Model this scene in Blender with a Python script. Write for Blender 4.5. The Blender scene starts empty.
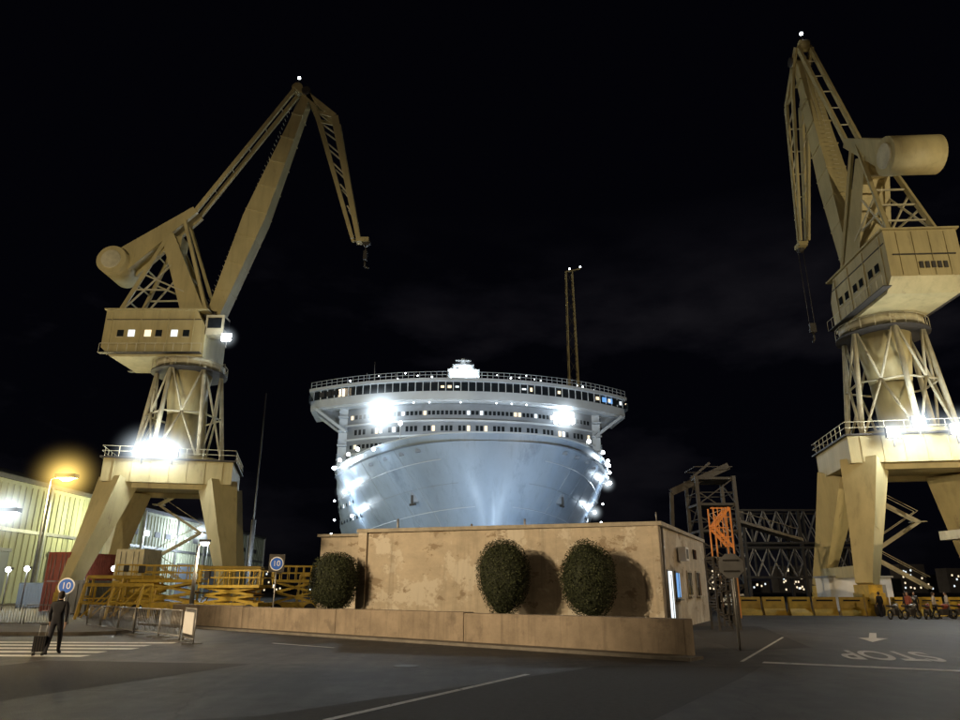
import bpy, math, random
from mathutils import Vector, Matrix
R=random.Random(7)
V=Vector
# ------------------------------------------------------------------ materials
def mat(name,col,rough=.7,metal=0,var=.25,scale=1.5,emit=None,es=0,bump=0,bscale=20,col2=None,c2pos=.6,c2w=.08,stretch=(1,1,1),c2scale=.6,streak=0,strs=2.5,col3=None,c3pos=.6,c3scale=.4):
    m=bpy.data.materials.new(name); m.use_nodes=True
    nt=m.node_tree; N=nt.nodes; L=nt.links; b=N['Principled BSDF']
    b.inputs['Roughness'].default_value=rough; b.inputs['Metallic'].default_value=metal
    tc=N.new('ShaderNodeTexCoord'); mp=N.new('ShaderNodeMapping'); mp.inputs['Scale'].default_value=stretch
    L.new(tc.outputs['Object'],mp.inputs['Vector'])
    n=N.new('ShaderNodeTexNoise'); n.inputs['Scale'].default_value=scale; n.inputs['Detail'].default_value=8; n.inputs['Roughness'].default_value=.65
    L.new(mp.outputs[0],n.inputs['Vector'])
    r=N.new('ShaderNodeValToRGB'); r.color_ramp.elements[0].position=.3; r.color_ramp.elements[1].position=.7
    r.color_ramp.elements[0].color=tuple(c*(1-var) for c in col)+(1,)
    r.color_ramp.elements[1].color=tuple(min(1,c*(1+var*.6)) for c in col)+(1,)
    L.new(n.outputs['Fac'],r.inputs['Fac']); out=r.outputs['Color']
    def over(out,colr,pos,wd,sc_,vec,fac=1):
        n2=N.new('ShaderNodeTexNoise'); n2.inputs['Scale'].default_value=sc_; n2.inputs['Detail'].default_value=10; n2.inputs['Roughness'].default_value=.7
        L.new(vec,n2.inputs['Vector'])
        r2=N.new('ShaderNodeValToRGB'); r2.color_ramp.elements[0].position=pos; r2.color_ramp.elements[1].position=pos+wd; r2.color_ramp.elements[1].color=(fac,fac,fac,1)
        L.new(n2.outputs['Fac'],r2.inputs['Fac'])
        mx=N.new('ShaderNodeMixRGB'); L.new(r2.outputs['Color'],mx.inputs['Fac']); L.new(out,mx.inputs['Color1']); mx.inputs['Color2'].default_value=tuple(colr)+(1,)
        return mx.outputs['Color']
    if col3: 
        m3=N.new('ShaderNodeMapping'); m3.inputs['Location'].default_value=(13,7,3); L.new(tc.outputs['Object'],m3.inputs['Vector']); out=over(out,col3,c3pos,.03,c3scale,m3.outputs[0])
    if col2: out=over(out,col2,c2pos,c2w,c2scale,mp.outputs[0])
    if streak:
        m4=N.new('ShaderNodeMapping'); m4.inputs['Scale'].default_value=(1,1,.06); L.new(tc.outputs['Object'],m4.inputs['Vector'])
        out=over(out,tuple(c*.45 for c in col),.52,.2,strs,m4.outputs[0],streak)
    L.new(out,b.inputs['Base Color'])
    if bump:
        n3=N.new('ShaderNodeTexNoise'); n3.inputs['Scale'].default_value=bscale; n3.inputs['Detail'].default_value=6
        L.new(tc.outputs['Object'],n3.inputs['Vector'])
        bp=N.new('ShaderNodeBump'); bp.inputs['Strength'].default_value=bump; bp.inputs['Distance'].default_value=.03
        L.new(n3.outputs['Fac'],bp.inputs['Height']); L.new(bp.outputs[0],b.inputs['Normal'])
    if emit:
        b.inputs['Emission Color'].default_value=tuple(emit)+(1,); b.inputs['Emission Strength'].default_value=es
    return m
M={}
M['ochre']=mat('crane_ochre_paint',(.48,.41,.21),.6,var=.22,scale=.5,col2=(.2,.14,.08),c2pos=.61,c2w=.14,c2scale=.9,stretch=(1,1,.35),streak=.45,strs=1.4)
M['cream']=mat('crane_cream_paint',(.56,.52,.37),.6,var=.3,scale=.8,col2=(.22,.16,.09),c2pos=.6,c2w=.1)
M['dark']=mat('dark_steel',(.06,.055,.05),.6,.3)
M['steel']=mat('galvanised_steel',(.35,.35,.35),.45,.6)
M['black']=mat('black_rubber',(.02,.02,.02),.8)
M['white']=mat('white_paint',(.75,.75,.75),.5,var=.12,scale=.5)
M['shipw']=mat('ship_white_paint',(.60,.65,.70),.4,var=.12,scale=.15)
M['ships']=mat('ship_grey_panel',(.25,.28,.32),.5,var=.2,scale=.3)  # plain grey for ship walls, deck and fittings, containers and doors
M['hull']=mat('ship_hull_paint',(.33,.41,.52),.36,var=.18,scale=.09,col2=(.22,.28,.37),c2pos=.53,c2w=.10,c2scale=.10,stretch=(1,1,.6),streak=.35,strs=.9)
M['hull2']=mat('ship_hull_stripe',(.52,.58,.66),.35,var=.12,scale=.2)
M['glass']=mat('dark_glass',(.02,.025,.03),.08)
M['winw']=mat('lit_window_warm',(.5,.4,.3),.4,emit=(1,.82,.55),es=1.3)
M['winc']=mat('lit_window_cool',(.5,.5,.5),.4,emit=(.85,.95,1),es=1.3)
M['blue']=mat('blue_lit_glass',(.1,.2,.5),.3,emit=(.2,.5,1),es=.8)
M['lampc']=mat('lamp_lens_cool',(.9,.9,.9),.3,emit=(.88,.97,1),es=60)
M['lamps']=mat('small_lamp_lens',(.9,.9,.9),.3,emit=(.9,.97,1),es=14)
M['lampy']=mat('sodium_lamp_lens',(.9,.8,.4),.3,emit=(1,.75,.25),es=40)
M['plaster']=mat('weathered_plaster',(.54,.47,.37),.9,var=.2,scale=1.1,bump=.5,bscale=7,col2=(.33,.265,.19),c2pos=.57,c2w=.03,c2scale=.6,stretch=(1,1,1.6),streak=.55,strs=2.0,col3=(.64,.59,.5),c3pos=.53,c3scale=.5)
M['coping']=mat('concrete_coping',(.42,.38,.31),.85,var=.3,scale=2,bump=.3,streak=.4)
M['conc']=mat('low_wall_concrete',(.34,.28,.215),.9,var=.3,scale=.9,bump=.5,bscale=14,col2=(.22,.18,.14),c2pos=.53,c2w=.12,c2scale=1.2,streak=.7,strs=3)
M['pave']=mat('pavement_concrete',(.15,.135,.12),.9,var=.3,scale=1.2,bump=.4,col2=(.10,.09,.08),c2pos=.55,c2w=.1)
M['kerb']=mat('kerb_stone',(.20,.185,.165),.85,var=.35,scale=2)
M['mark']=mat('road_paint_white',(.66,.65,.62),.7,var=.2,scale=3,col2=(.14,.135,.13),c2pos=.57,c2w=.08,c2scale=3.5)
M['yell']=mat('yellow_safety_paint',(.62,.42,.06),.5,var=.3,scale=2,col2=(.2,.13,.05),c2pos=.58,c2w=.1)
M['orange']=mat('orange_glow_paint',(.65,.22,.04),.5,var=.3,scale=2,emit=(1,.4,.08),es=.1)  # faint emission in the paint makes the stair look lit
M['red']=mat('container_red',(.30,.07,.04),.6,var=.35,scale=1)
M['shed']=mat('shed_cladding',(.44,.46,.34),.7,var=.22,scale=.25,stretch=(1,1,.3),streak=.5,strs=.6)
M['roof']=mat('shed_roof',(.10,.10,.11),.7)
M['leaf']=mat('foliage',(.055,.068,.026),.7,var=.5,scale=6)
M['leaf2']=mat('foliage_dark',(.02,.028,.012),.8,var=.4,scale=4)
M['bark']=mat('bark',(.10,.07,.05),.9)
M['cloth']=mat('dark_cloth',(.02,.02,.025),.9)
M['cloth2']=mat('trousers_cloth',(.025,.025,.035),.9)
M['shirt']=mat('light_shirt',(.55,.52,.5),.9)
M['skin']=mat('skin_tone',(.42,.26,.19),.6,var=.08)
M['hair']=mat('hair_brown',(.03,.02,.015),.8)
M['signb']=mat('sign_blue_glow',(.03,.12,.45),.4,var=.1,emit=(.05,.2,.9),es=.1)  # faint emission put into the blue brightens the sign face
M['signw']=mat('sign_white',(.8,.8,.8),.4,var=.05)
M['carp']=mat('car_paint_dark',(.05,.05,.06),.25,.3)
M['water']=mat('dock_water',(.01,.015,.02),.08,var=.2,bump=.4,bscale=1.5)
M['town']=mat('distant_facade',(.2,.19,.18),.9,var=.3,scale=.1)
def asphalt():
    m=bpy.data.materials.new('asphalt'); m.use_nodes=True; nt=m.node_tree;N=nt.nodes;L=nt.links;b=N['Principled BSDF']
    tc=N.new('ShaderNodeTexCoord')
    def noise(s,d=6,r=.6,st=None):
        n=N.new('ShaderNodeTexNoise'); n.inputs['Scale'].default_value=s; n.inputs['Detail'].default_value=d; n.inputs['Roughness'].default_value=r
        src=tc.outputs['Object']
        if st: mp=N.new('ShaderNodeMapping'); mp.inputs['Rotation'].default_value=(0,0,st[0]); mp.inputs['Scale'].default_value=(1,st[1],1); L.new(src,mp.inputs['Vector']); src=mp.outputs[0]
        L.new(src,n.inputs['Vector']); return n.outputs['Fac']
    def ramp(f,p0,c0,p1,c1):
        r=N.new('ShaderNodeValToRGB'); e=r.color_ramp.elements; e[0].position=p0;e[1].position=p1;e[0].color=c0+(1,);e[1].color=c1+(1,); L.new(f,r.inputs['Fac']); return r.outputs['Color']
    def mul(a,c,f=1):
        x=N.new('ShaderNodeMixRGB'); x.blend_type='MULTIPLY'; x.inputs['Fac'].default_value=f; L.new(a,x.inputs['Color1']); L.new(c,x.inputs['Color2']); return x.outputs['Color']
    c=ramp(noise(.13,5),.38,(.045,.042,.041),.62,(.092,.084,.079))
    c=mul(c,ramp(noise(45,3),.35,(.45,.45,.45),.68,(1.5,1.5,1.45)))
    c=mul(c,ramp(noise(1.1,9,.7),.4,(.6,.6,.6),.62,(1.15,1.15,1.15)))
    c=mul(c,ramp(noise(1.6,6,.6,(.5,.05)),.42,(.78,.78,.78),.6,(1.12,1.12,1.12)))
    c=mul(c,ramp(noise(2.4,3,.5),.66,(1,1,1),.72,(.45,.44,.43)))
    vo=N.new('ShaderNodeTexVoronoi'); vo.feature='DISTANCE_TO_EDGE'; vo.inputs['Scale'].default_value=.16
    nn=N.new('ShaderNodeTexNoise'); nn.inputs['Scale'].default_value=.9; nn.inputs['Detail'].default_value=6
    L.new(tc.outputs['Object'],nn.inputs['Vector'])
    ad=N.new('ShaderNodeVectorMath'); ad.operation='ADD'; L.new(tc.outputs['Object'],ad.inputs[0]); L.new(nn.outputs['Color'],ad.inputs[1]); L.new(ad.outputs[0],vo.inputs['Vector'])
    c=mul(c,ramp(vo.outputs['Distance'],.0015,(.4,.4,.4),.005,(1,1,1)))
    L.new(c,b.inputs['Base Color']); b.inputs['Roughness'].default_value=.68
    bp=N.new('ShaderNodeBump'); bp.inputs['Strength'].default_value=.7; bp.inputs['Distance'].default_value=.015; L.new(noise(55,4),bp.inputs['Height']); L.new(bp.outputs[0],b.inputs['Normal'])
    return m
M['asph']=asphalt()
M['asph2']=mat('asphalt_patch',(.038,.036,.035),.85,var=.35,scale=8,bump=.5,bscale=50)
def glowmat(name,col,k,pw=4):  # emission-only volume that fades outward, painting a bloom halo
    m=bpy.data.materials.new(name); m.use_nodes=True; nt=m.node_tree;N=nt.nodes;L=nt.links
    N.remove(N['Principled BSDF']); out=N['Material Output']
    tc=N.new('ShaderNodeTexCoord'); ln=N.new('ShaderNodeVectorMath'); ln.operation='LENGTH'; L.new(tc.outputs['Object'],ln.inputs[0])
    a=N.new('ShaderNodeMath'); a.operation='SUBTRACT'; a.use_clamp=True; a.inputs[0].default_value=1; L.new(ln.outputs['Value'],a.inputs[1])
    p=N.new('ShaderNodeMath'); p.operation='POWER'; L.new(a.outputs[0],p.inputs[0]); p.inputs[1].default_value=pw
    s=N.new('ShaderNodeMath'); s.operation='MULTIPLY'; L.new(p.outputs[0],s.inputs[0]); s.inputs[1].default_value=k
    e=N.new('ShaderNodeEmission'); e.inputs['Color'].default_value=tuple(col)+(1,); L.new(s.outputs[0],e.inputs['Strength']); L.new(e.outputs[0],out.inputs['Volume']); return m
M['glowc']=glowmat('glow_volume_cool',(.8,.92,1),1.5)
M['glowy']=glowmat('glow_volume_sodium',(1,.66,.16),1.4,5)
# ------------------------------------------------------------------ mesh builder
class MB:
    def __init__(s,name): s.n=name;s.v=[];s.f=[];s.m=[];s.sm=[];s.mats=[]
    def mi(s,k):
        if k not in s.mats: s.mats.append(k)
        return s.mats.index(k)
    def add(s,vs,fs,k,sm=False):
        o=len(s.v); s.v+= [tuple(x) for x in vs]; i=s.mi(k)
        for t,f in enumerate(fs):
            s.f.append(tuple(o+a for a in f)); s.m.append(i); s.sm.append(sm if isinstance(sm,bool) else sm[t])
    def box(s,c,d,k,rz=0,ang=None):
        c=V(c); x,y,z=[a/2 for a in d]
        Mx=Matrix.Rotation(rz,3,'Z') if ang is None else ang
        vs=[c+Mx@V((a*x,b*y,e*z)) for a,b,e in [(-1,-1,-1),(1,-1,-1),(1,1,-1),(-1,1,-1),(-1,-1,1),(1,-1,1),(1,1,1),(-1,1,1)]]
        s.add(vs,[(0,3,2,1),(4,5,6,7),(0,1,5,4),(1,2,6,5),(2,3,7,6),(3,0,4,7)],k)
    def beam(s,p,q,w,h,k,w2=None,h2=None):
        p=V(p);q=V(q);w2=w if w2 is None else w2;h2=h if h2 is None else h2
        d=(q-p).normalized(); up=V((0,0,1)) if abs(d.z)<.995 else V((1,0,0))
        a=d.cross(up).normalized(); b=a.cross(d)
        vs=[p-a*w/2-b*h/2,p+a*w/2-b*h/2,p+a*w/2+b*h/2,p-a*w/2+b*h/2,q-a*w2/2-b*h2/2,q+a*w2/2-b*h2/2,q+a*w2/2+b*h2/2,q-a*w2/2+b*h2/2]
        s.add(vs,[(0,1,2,3),(7,6,5,4),(0,4,5,1),(1,5,6,2),(2,6,7,3),(3,7,4,0)],k)
    def cyl(s,p,q,r,k,r2=None,n=10):
        p=V(p);q=V(q);r2=r if r2 is None else r2; d=(q-p).normalized(); up=V((0,0,1)) if abs(d.z)<.95 else V((1,0,0))
        a=d.cross(up).normalized(); b=a.cross(d); vs=[]
        for c,rr in((p,r),(q,r2)):
            for i in range(n):
                t=2*math.pi*i/n; vs.append(c+a*rr*math.cos(t)+b*rr*math.sin(t))
        fs=[(i,i+n,(i+1)%n+n,(i+1)%n) for i in range(n)]
        s.add(vs,fs+[tuple(range(n)),tuple(range(2*n-1,n-1,-1))],k,[True]*n+[False]*2)
    def sph(s,c,r,k,n=12,sc=(1,1,1)):
        m=n//2;c=V(c);vs=[];fs=[]
        for j in range(m+1):
            ph=math.pi*j/m
            for i in range(n):
                t=2*math.pi*i/n; vs.append(c+V((r*sc[0]*math.sin(ph)*math.cos(t),r*sc[1]*math.sin(ph)*math.sin(t),r*sc[2]*math.cos(ph))))
        for j in range(m):
            for i in range(n): fs.append((j*n+i,(j+1)*n+i,(j+1)*n+(i+1)%n,j*n+(i+1)%n))
        s.add(vs,fs,k,True)
    def prism(s,poly,z0,z1,k,kt=None):
        n=len(poly); vs=[(x,y,z0) for x,y in poly]+[(x,y,z1) for x,y in poly]
        s.add(vs,[(i,(i+1)%n,(i+1)%n+n,i+n) for i in range(n)],k)
        s.add([(x,y,z1) for x,y in poly],[tuple(range(n))],kt or k); s.add([(x,y,z0) for x,y in poly],[tuple(range(n-1,-1,-1))],k)
    def build(s,parent=None,loc=(0,0,0),rz=0,bevel=0):
        me=bpy.data.meshes.new(s.n); me.from_pydata(s.v,[],s.f)
        for k in s.mats: me.materials.append(M[k])
        me.polygons.foreach_set('material_index',s.m); me.polygons.foreach_set('use_smooth',s.sm); me.update()
        o=bpy.data.objects.new(s.n,me); bpy.context.collection.objects.link(o); o.location=loc; o.rotation_euler[2]=rz
        if parent: o.parent=parent
        if bevel:
            b=o.modifiers.new('b','BEVEL'); b.width=bevel; b.segments=2; b.limit_method='ANGLE'
        return o
def glow(loc,r,k,parent):  # glowing sphere added around a lamp to imitate bloom, not real mist
    o=MB('lamp_glow'); o.sph((0,0,0),1,k,20); ob=o.build(parent,loc); ob.scale=(r,r,r); return ob
def empty(name,loc=(0,0,0),rz=0,parent=None):
    o=bpy.data.objects.new(name,None); bpy.context.collection.objects.link(o); o.location=loc; o.rotation_euler[2]=rz; o.parent=parent; return o
def light(name,kind,loc,power,col,target=None,size=.3,angle=60,blend=.5,parent=None):
    l=bpy.data.lights.new(name,kind); l.energy=power; l.color=col
    if kind!='SUN': l.shadow_soft_size=size
    if kind=='SPOT': l.spot_size=math.radians(angle); l.spot_blend=blend
    o=bpy.data.objects.new(name,l); bpy.context.collection.objects.link(o); o.location=loc; o.parent=parent
    if target is not None: o.rotation_euler=(V(target)-V(loc)).to_track_quat('-Z','Y').to_euler()
    return o
def textmesh(txt,size,k,name,parent=None,loc=(0,0,0),rot=(0,0,0),sc=(1,1,1),offs=0):
    c=bpy.data.curves.new(name,'FONT'); c.body=txt; c.size=size; c.align_x='CENTER'; c.align_y='CENTER'; c.offset=offs
    o=bpy.data.objects.new('tmp',c); bpy.context.collection.objects.link(o); bpy.context.view_layer.update()
    me=bpy.data.meshes.new_from_object(o.evaluated_get(bpy.context.evaluated_depsgraph_get())); bpy.data.objects.remove(o)
    me.materials.clear(); me.materials.append(M[k])
    o=bpy.data.objects.new(name,me); bpy.context.collection.objects.link(o); o.location=loc;o.rotation_euler=rot;o.scale=sc;o.parent=parent; return o
# ------------------------------------------------------------------ camera
cam=bpy.data.cameras.new('camera'); co=bpy.data.objects.new('camera',cam); bpy.context.collection.objects.link(co)
co.location=(0,0,1.85); co.rotation_euler=(math.radians(90+18.2),0,0); cam.sensor_width=36; cam.lens=700/960*36; cam.clip_end=5000
sc=bpy.context.scene; sc.camera=co
sc.view_settings.view_transform='Standard'; sc.view_settings.look='None'; sc.view_settings.exposure=0
# ------------------------------------------------------------------ world
w=bpy.data.worlds.new('World'); sc.world=w; w.use_nodes=True; nt=w.node_tree;N=nt.nodes;L=nt.links
bg=N['Background']; sky=N.new('ShaderNodeTexSky'); sky.sky_type='NISHITA'; sky.sun_disc=False
sky.sun_elevation=math.radians(16); sky.sun_rotation=math.radians(-122)
tc=N.new('ShaderNodeTexCoord'); mp=N.new('ShaderNodeMapping'); mp.inputs['Scale'].default_value=(2.2,2.2,5.5); mp.inputs['Location'].default_value=(.9,.2,.55)
L.new(tc.outputs['Generated'],mp.inputs['Vector'])
nz=N.new('ShaderNodeTexNoise'); nz.inputs['Scale'].default_value=1.3; nz.inputs['Detail'].default_value=7; nz.inputs['Roughness'].default_value=.55; L.new(mp.outputs[0],nz.inputs['Vector'])
rp=N.new('ShaderNodeValToRGB'); rp.color_ramp.elements[0].position=.48; rp.color_ramp.elements[1].position=.78; rp.color_ramp.elements[0].color=(0,0,0,1); rp.color_ramp.elements[1].color=(.0105,.0095,.011,1); L.new(nz.outputs['Fac'],rp.inputs['Fac'])
sx=N.new('ShaderNodeSeparateXYZ'); L.new(tc.outputs['Generated'],sx.inputs[0])
r2=N.new('ShaderNodeValToRGB'); e=r2.color_ramp.elements; e[0].position=.05; e[0].color=(.5,.5,.5,1); e[1].position=.5; e[1].color=(0,0,0,1); e2=r2.color_ramp.elements.new(.33); e2.color=(1.1,1.1,1.1,1); L.new(sx.outputs['Z'],r2.inputs['Fac'])
mu=N.new('ShaderNodeMixRGB'); mu.blend_type='MULTIPLY'; mu.inputs['Fac'].default_value=1; L.new(rp.outputs[0],mu.inputs['Color1']); L.new(r2.outputs[0],mu.inputs['Color2'])
sm=N.new('ShaderNodeMixRGB'); sm.blend_type='MULTIPLY'; sm.inputs['Fac'].default_value=1; sm.inputs['Color2'].default_value=(.00006,.00006,.00012,1); L.new(sky.outputs[0],sm.inputs['Color1'])
ad=N.new('ShaderNodeMixRGB'); ad.blend_type='ADD'; ad.inputs['Fac'].default_value=1; L.new(sm.outputs[0],ad.inputs['Color1']); L.new(mu.outputs[0],ad.inputs['Color2'])
ad2=N.new('ShaderNodeMixRGB'); ad2.blend_type='ADD'; ad2.inputs['Fac'].default_value=1; ad2.inputs['Color2'].default_value=(.0008,.0008,.0016,1); L.new(ad.outputs[0],ad2.inputs['Color1'])
L.new(ad2.outputs[0],bg.inputs['Color']); bg.inputs['Strength'].default_value=1
sd=V((math.cos(math.radians(16))*math.sin(math.radians(58)),math.cos(math.radians(16))*math.cos(math.radians(58)),-math.sin(math.radians(16))))
so=light('sun','SUN',(-60,-30,40),.2,(1,.8,.55)); so.data.angle=math.radians(3); so.rotation_euler=sd.to_track_quat('-Z','Y').to_euler()
# ------------------------------------------------------------------ ground, dock, water
g=MB('ground')
def q(x0,y0,x1,y1,z,k,o): o.add([(x0,y0,z),(x1,y0,z),(x1,y1,z),(x0,y1,z)],[(0,1,2,3)],k)
q(-3000,-400,3000,92,0,'asph',g); q(-3000,92,-31,470,0,'asph',g); q(29,92,3000,470,0,'asph',g); q(-3000,470,3000,4000,0,'asph',g)
for a,b in [((-31,92),(29,92)),((29,92),(29,470)),((29,470),(-31,470)),((-31,470),(-31,92))]:
    g.add([(a[0],a[1],0),(b[0],b[1],0),(b[0],b[1],-12),(a[0],a[1],-12)],[(0,3,2,1)],'conc')
g.build()
wt=MB('water'); q(-31,92,29,470,-2.6,'water',wt); wt.build()
# ------------------------------------------------------------------ low wall + pavement
WA=V((5.93,21.7,0)); WB=V((-17.2,41.5,0)); wd=(WB-WA); wl=wd.length; wd.normalize(); wn=V((-wd.y,wd.x,0)); 
if wn.y>0: wn=-wn
wang=math.atan2(wd.y,wd.x)
lw=MB('low_concrete_wall')
cuts=[0,8.6,16,23.3,wl]
for i in range(4):
    a=WA+wd*(cuts[i]+.012); b=WA+wd*(cuts[i+1]-.012); h=[1.05,1.08,1.06,1.1][i]
    c=(a+b)/2-wn*.3; lw.box((c.x,c.y,h/2),((b-a).length,.6,h),'conc',wang)
lw.build(bevel=.025)
pv=MB('pavement')
def para(o,a,b,n,w0,w1,z0,z1,k):
    P=[a+n*w0,b+n*w0,b+n*w1,a+n*w1]
    o.prism([(p.x,p.y) for p in P][::-1],z0,z1,k)
para(pv,WA-wd*.5,WB+wd*2,wn,.0,.75,-.05,.08,'pave'); para(pv,WA-wd*.5,WB+wd*2,wn,.752,.9,-.05,.095,'kerb')
pv.build(bevel=.015)
pv=MB('pavement')
isl=[(-60,33.5),(-17.2,32.2),(-16.0,33),(-16.2,35.5),(-22,42),(-60,44)]
pv.prism(isl,-.05,.14,'kerb','pave'); pv.build(bevel=.03)
rp=MB('road'); 
for P in [[(-9,10),(-3.4,12),(3.2,19.6),(7.2,19.4),(5.6,16.6),(1,9)],[(8.2,24),(11.2,25.5),(15,40),(10.5,41)],[(-14,13),(-9,12),(-6,20),(-12,21)]]:
    rp.add([(a,b,.004) for a,b in P],[tuple(range(len(P)))],'asph2')
rp.build()
mk=MB('road_markings')
def strip(o,p,q_,w,z=.009,k='mark'):
    p=V((p[0],p[1],0));q_=V((q_[0],q_[1],0)); d=(q_-p).normalized(); n=V((-d.y,d.x,0))*w/2
    o.add([(v.x,v.y,z) for v in (p-n,q_-n,q_+n,p+n)],[(0,1,2,3)],k)
strip(mk,(-2.3,11.6),(1.1,17.6),.15); strip(mk,(-4.6,7.5),(-3.3,9.8),.15)
strip(mk,(7.6,20.4),(14.5,16.7),.42)
strip(mk,(-7.6,27.6),(-4.9,25.4),.12)
strip(mk,(7.1,20.6),(12.5,31),.1); strip(mk,(19.5,30),(34,52),.12)
for i in range(5):
    y=22.4+i*1.35; strip(mk,(-19,y+.35),(-11.6+.1*i-(.3 if i%2 else 0),y-.1),.55)
ac=V((16.2,31.0,0)); ad_=V((-.47,-.88,0)).normalized(); an=V((-ad_.y,ad_.x,0))
def L2(a,b): p=ac+ad_*a+an*b; return (p.x,p.y,.009)
mk.add([L2(-3.4,-.14),L2(.6,-.14),L2(.6,.14),L2(-3.4,.14)],[(0,1,2,3)],'mark'); mk.add([L2(.6,-.55),L2(3.2,0),L2(.6,.55)],[(0,1,2)],'mark')
mo=mk.build()
textmesh('STOP',1.0,'mark','stop_lettering',mo,(12.15,22.7,.009),(0,0,math.radians(180-18)),(1.06,4.6,1),.022)
mc=MB('manhole_cover'); mc.cyl((-1.9,19.5,-.02),(-1.9,19.5,.008),.33,'dark',n=20); mc.build()
# ------------------------------------------------------------------ plaster building
bd=empty('plaster_building')
FL=(-6.63,39.7);FR=(8.63,34.9);BR=(14.8,47.9);BL=(-2.6,53.5)
b=MB('walls'); b.prism([FL,FR,BR,BL],0,4.85,'plaster'); b.build(bd)
def off(poly,d):
    cx=sum(p[0] for p in poly)/4;cy=sum(p[1] for p in poly)/4
    return [(p[0]+(d if p[0]>cx else -d),p[1]+(d if p[1]>cy else -d)) for p in poly]
b=MB('roof_coping'); b.prism(off([FL,FR,BR,BL],.16),4.852,5.04,'coping'); b.build(bd,bevel=.02)
fd=V((FR[0]-FL[0],FR[1]-FL[1],0)).normalized(); fn=V((fd.y,-fd.x,0)); fa=math.atan2(fd.y,fd.x)
b=MB('front_pilaster'); c=V((FL[0],FL[1],0))+fd*.25+fn*.06; b.box((c.x,c.y,2.42),(.5,.16,4.84),'plaster',fa)
c=V((FR[0],FR[1],0))-fd*.15+fn*.04; b.box((c.x,c.y,2.42),(.34,.1,4.84),'plaster',fa)
c=(V((FL[0],FL[1],0))+V((FR[0],FR[1],0)))/2+fn*.03; b.box((c.x,c.y,.3),(14.9,.08,.6),'coping',fa); b.build(bd)
sd_=V((BR[0]-FR[0],BR[1]-FR[1],0)).normalized(); sn=V((sd_.y,-sd_.x,0)); sa=math.atan2(sd_.y,sd_.x)
def side(o,t,z,wid,h,k,pr=.05,th=.1):
    c=V((FR[0],FR[1],0))+sd_*t+sn*pr; o.box((c.x,c.y,z),(wid,th,h),k,sa)
b=MB('door'); side(b,1.9,1.45,1.15,2.75,'steel',.01,.1); side(b,1.9,1.5,.85,2.5,'winc',.05,.08); side(b,1.9,1.35,.05,2.5,'steel',.1,.05); b.build(bd)
b=MB('windows')
for t,wd_,z,h,k in [(3.9,.9,2.1,1.2,'blue'),(7.6,1.2,2.2,1.2,'glass'),(10.6,1.3,2.2,1.3,'glass')]:
    side(b,t,z,wd_+.2,h+.2,'coping',.02,.1); side(b,t,z,wd_,h,k,.06,.06); side(b,t,z,.05,h,'steel',.1,.04); side(b,t,z-.72,wd_+.3,.08,'coping',.1,.25)
side(b,7.2,3.9,1.2,.55,'glass',.04,.06); side(b,10.2,3.9,1.0,.55,'glass',.04,.06); b.build(bd)
b=MB('air_conditioner'); side(b,4.9,3.7,1.0,.7,'white',.3,.4); side(b,4.9,3.7,.6,.5,'dark',.5,.02); b.build(bd)
b=MB('downpipe'); c=V((FR[0],FR[1],0))+sd_*.5+sn*.1; b.cyl((c.x,c.y,0),(c.x,c.y,4.8),.06,'steel')
b.cyl((c.x-.3,c.y-.3,5.04),(c.x-.3,c.y-.3,5.5),.03,'steel'); b.build(bd)
b=MB('roof_vents')
for t,s_ in ((1.6,.7),(6,.3),(9,.5)):
    c=V((FL[0],FL[1],0))+fd*t-fn*1.5; b.cyl((c.x,c.y,5),(c.x,c.y,5+s_),.06,'steel')
b.build(bd)
b=MB('annex_walls'); b.prism([(-9.6,43.6),(-6.65,42.9),(-4,52),(-7,54)],0,4.9,'plaster'); b.prism([(-9.8,43.4),(-6.66,42.7),(-4,52.2),(-7.1,54.2)],4.902,5.05,'coping'); b.build(bd)
# ------------------------------------------------------------------ topiary bushes
def bush(loc,rx,rz,zc,seed,lean=0):
    r=random.Random(seed); o=MB('round_bush'); 
    nv=[V((r.uniform(-1,1),r.uniform(-1,1),r.uniform(-1,1))).normalized() for _ in range(26)]; na=[r.uniform(.3,1) for _ in nv]
    def rad(d): return 1+sum(a*max(0,d.dot(n)-.78) for n,a in zip(nv,na))*.42-.035
    for k in range(3):
        a=r.uniform(0,6.28); o.cyl((.14*math.cos(a),.14*math.sin(a),0),(.3*math.cos(a),.3*math.sin(a),zc-rz*.4),.07,'bark',.04,7)
    m=14;n=22;vs=[];fs=[]
    for j in range(m+1):
        for i in range(n):
            d=V((math.sin(math.pi*j/m)*math.cos(2*math.pi*i/n),math.sin(math.pi*j/m)*math.sin(2*math.pi*i/n),math.cos(math.pi*j/m))); k=rad(d)*.86
            vs.append((d.x*rx*k,d.y*rx*k,zc+d.z*rz*k))
    for j in range(m):
        for i in range(n): fs.append((j*n+i,(j+1)*n+i,(j+1)*n+(i+1)%n,j*n+(i+1)%n))
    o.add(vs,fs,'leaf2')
    for _ in range(11000):
        d=V((r.gauss(0,1),r.gauss(0,1),r.gauss(0,1))).normalized(); k=rad(d)*r.uniform(.84,1.0)+ (r.uniform(0,.09) if r.random()<.15 else 0)
        p=V((d.x*rx*k,d.y*rx*k,zc+d.z*rz*k)); t=(d+V((r.uniform(-1,1),r.uniform(-1,1),r.uniform(-1,1)))*.9).normalized()
        a=t.cross(V((r.uniform(-1,1),r.uniform(-1,1),r.uniform(-1,1)))).normalized(); b_=t.cross(a); s_=r.uniform(.025,.055)
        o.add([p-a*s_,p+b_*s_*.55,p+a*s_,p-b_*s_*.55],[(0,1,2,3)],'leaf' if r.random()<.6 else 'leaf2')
    o.build(loc=loc)
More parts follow.
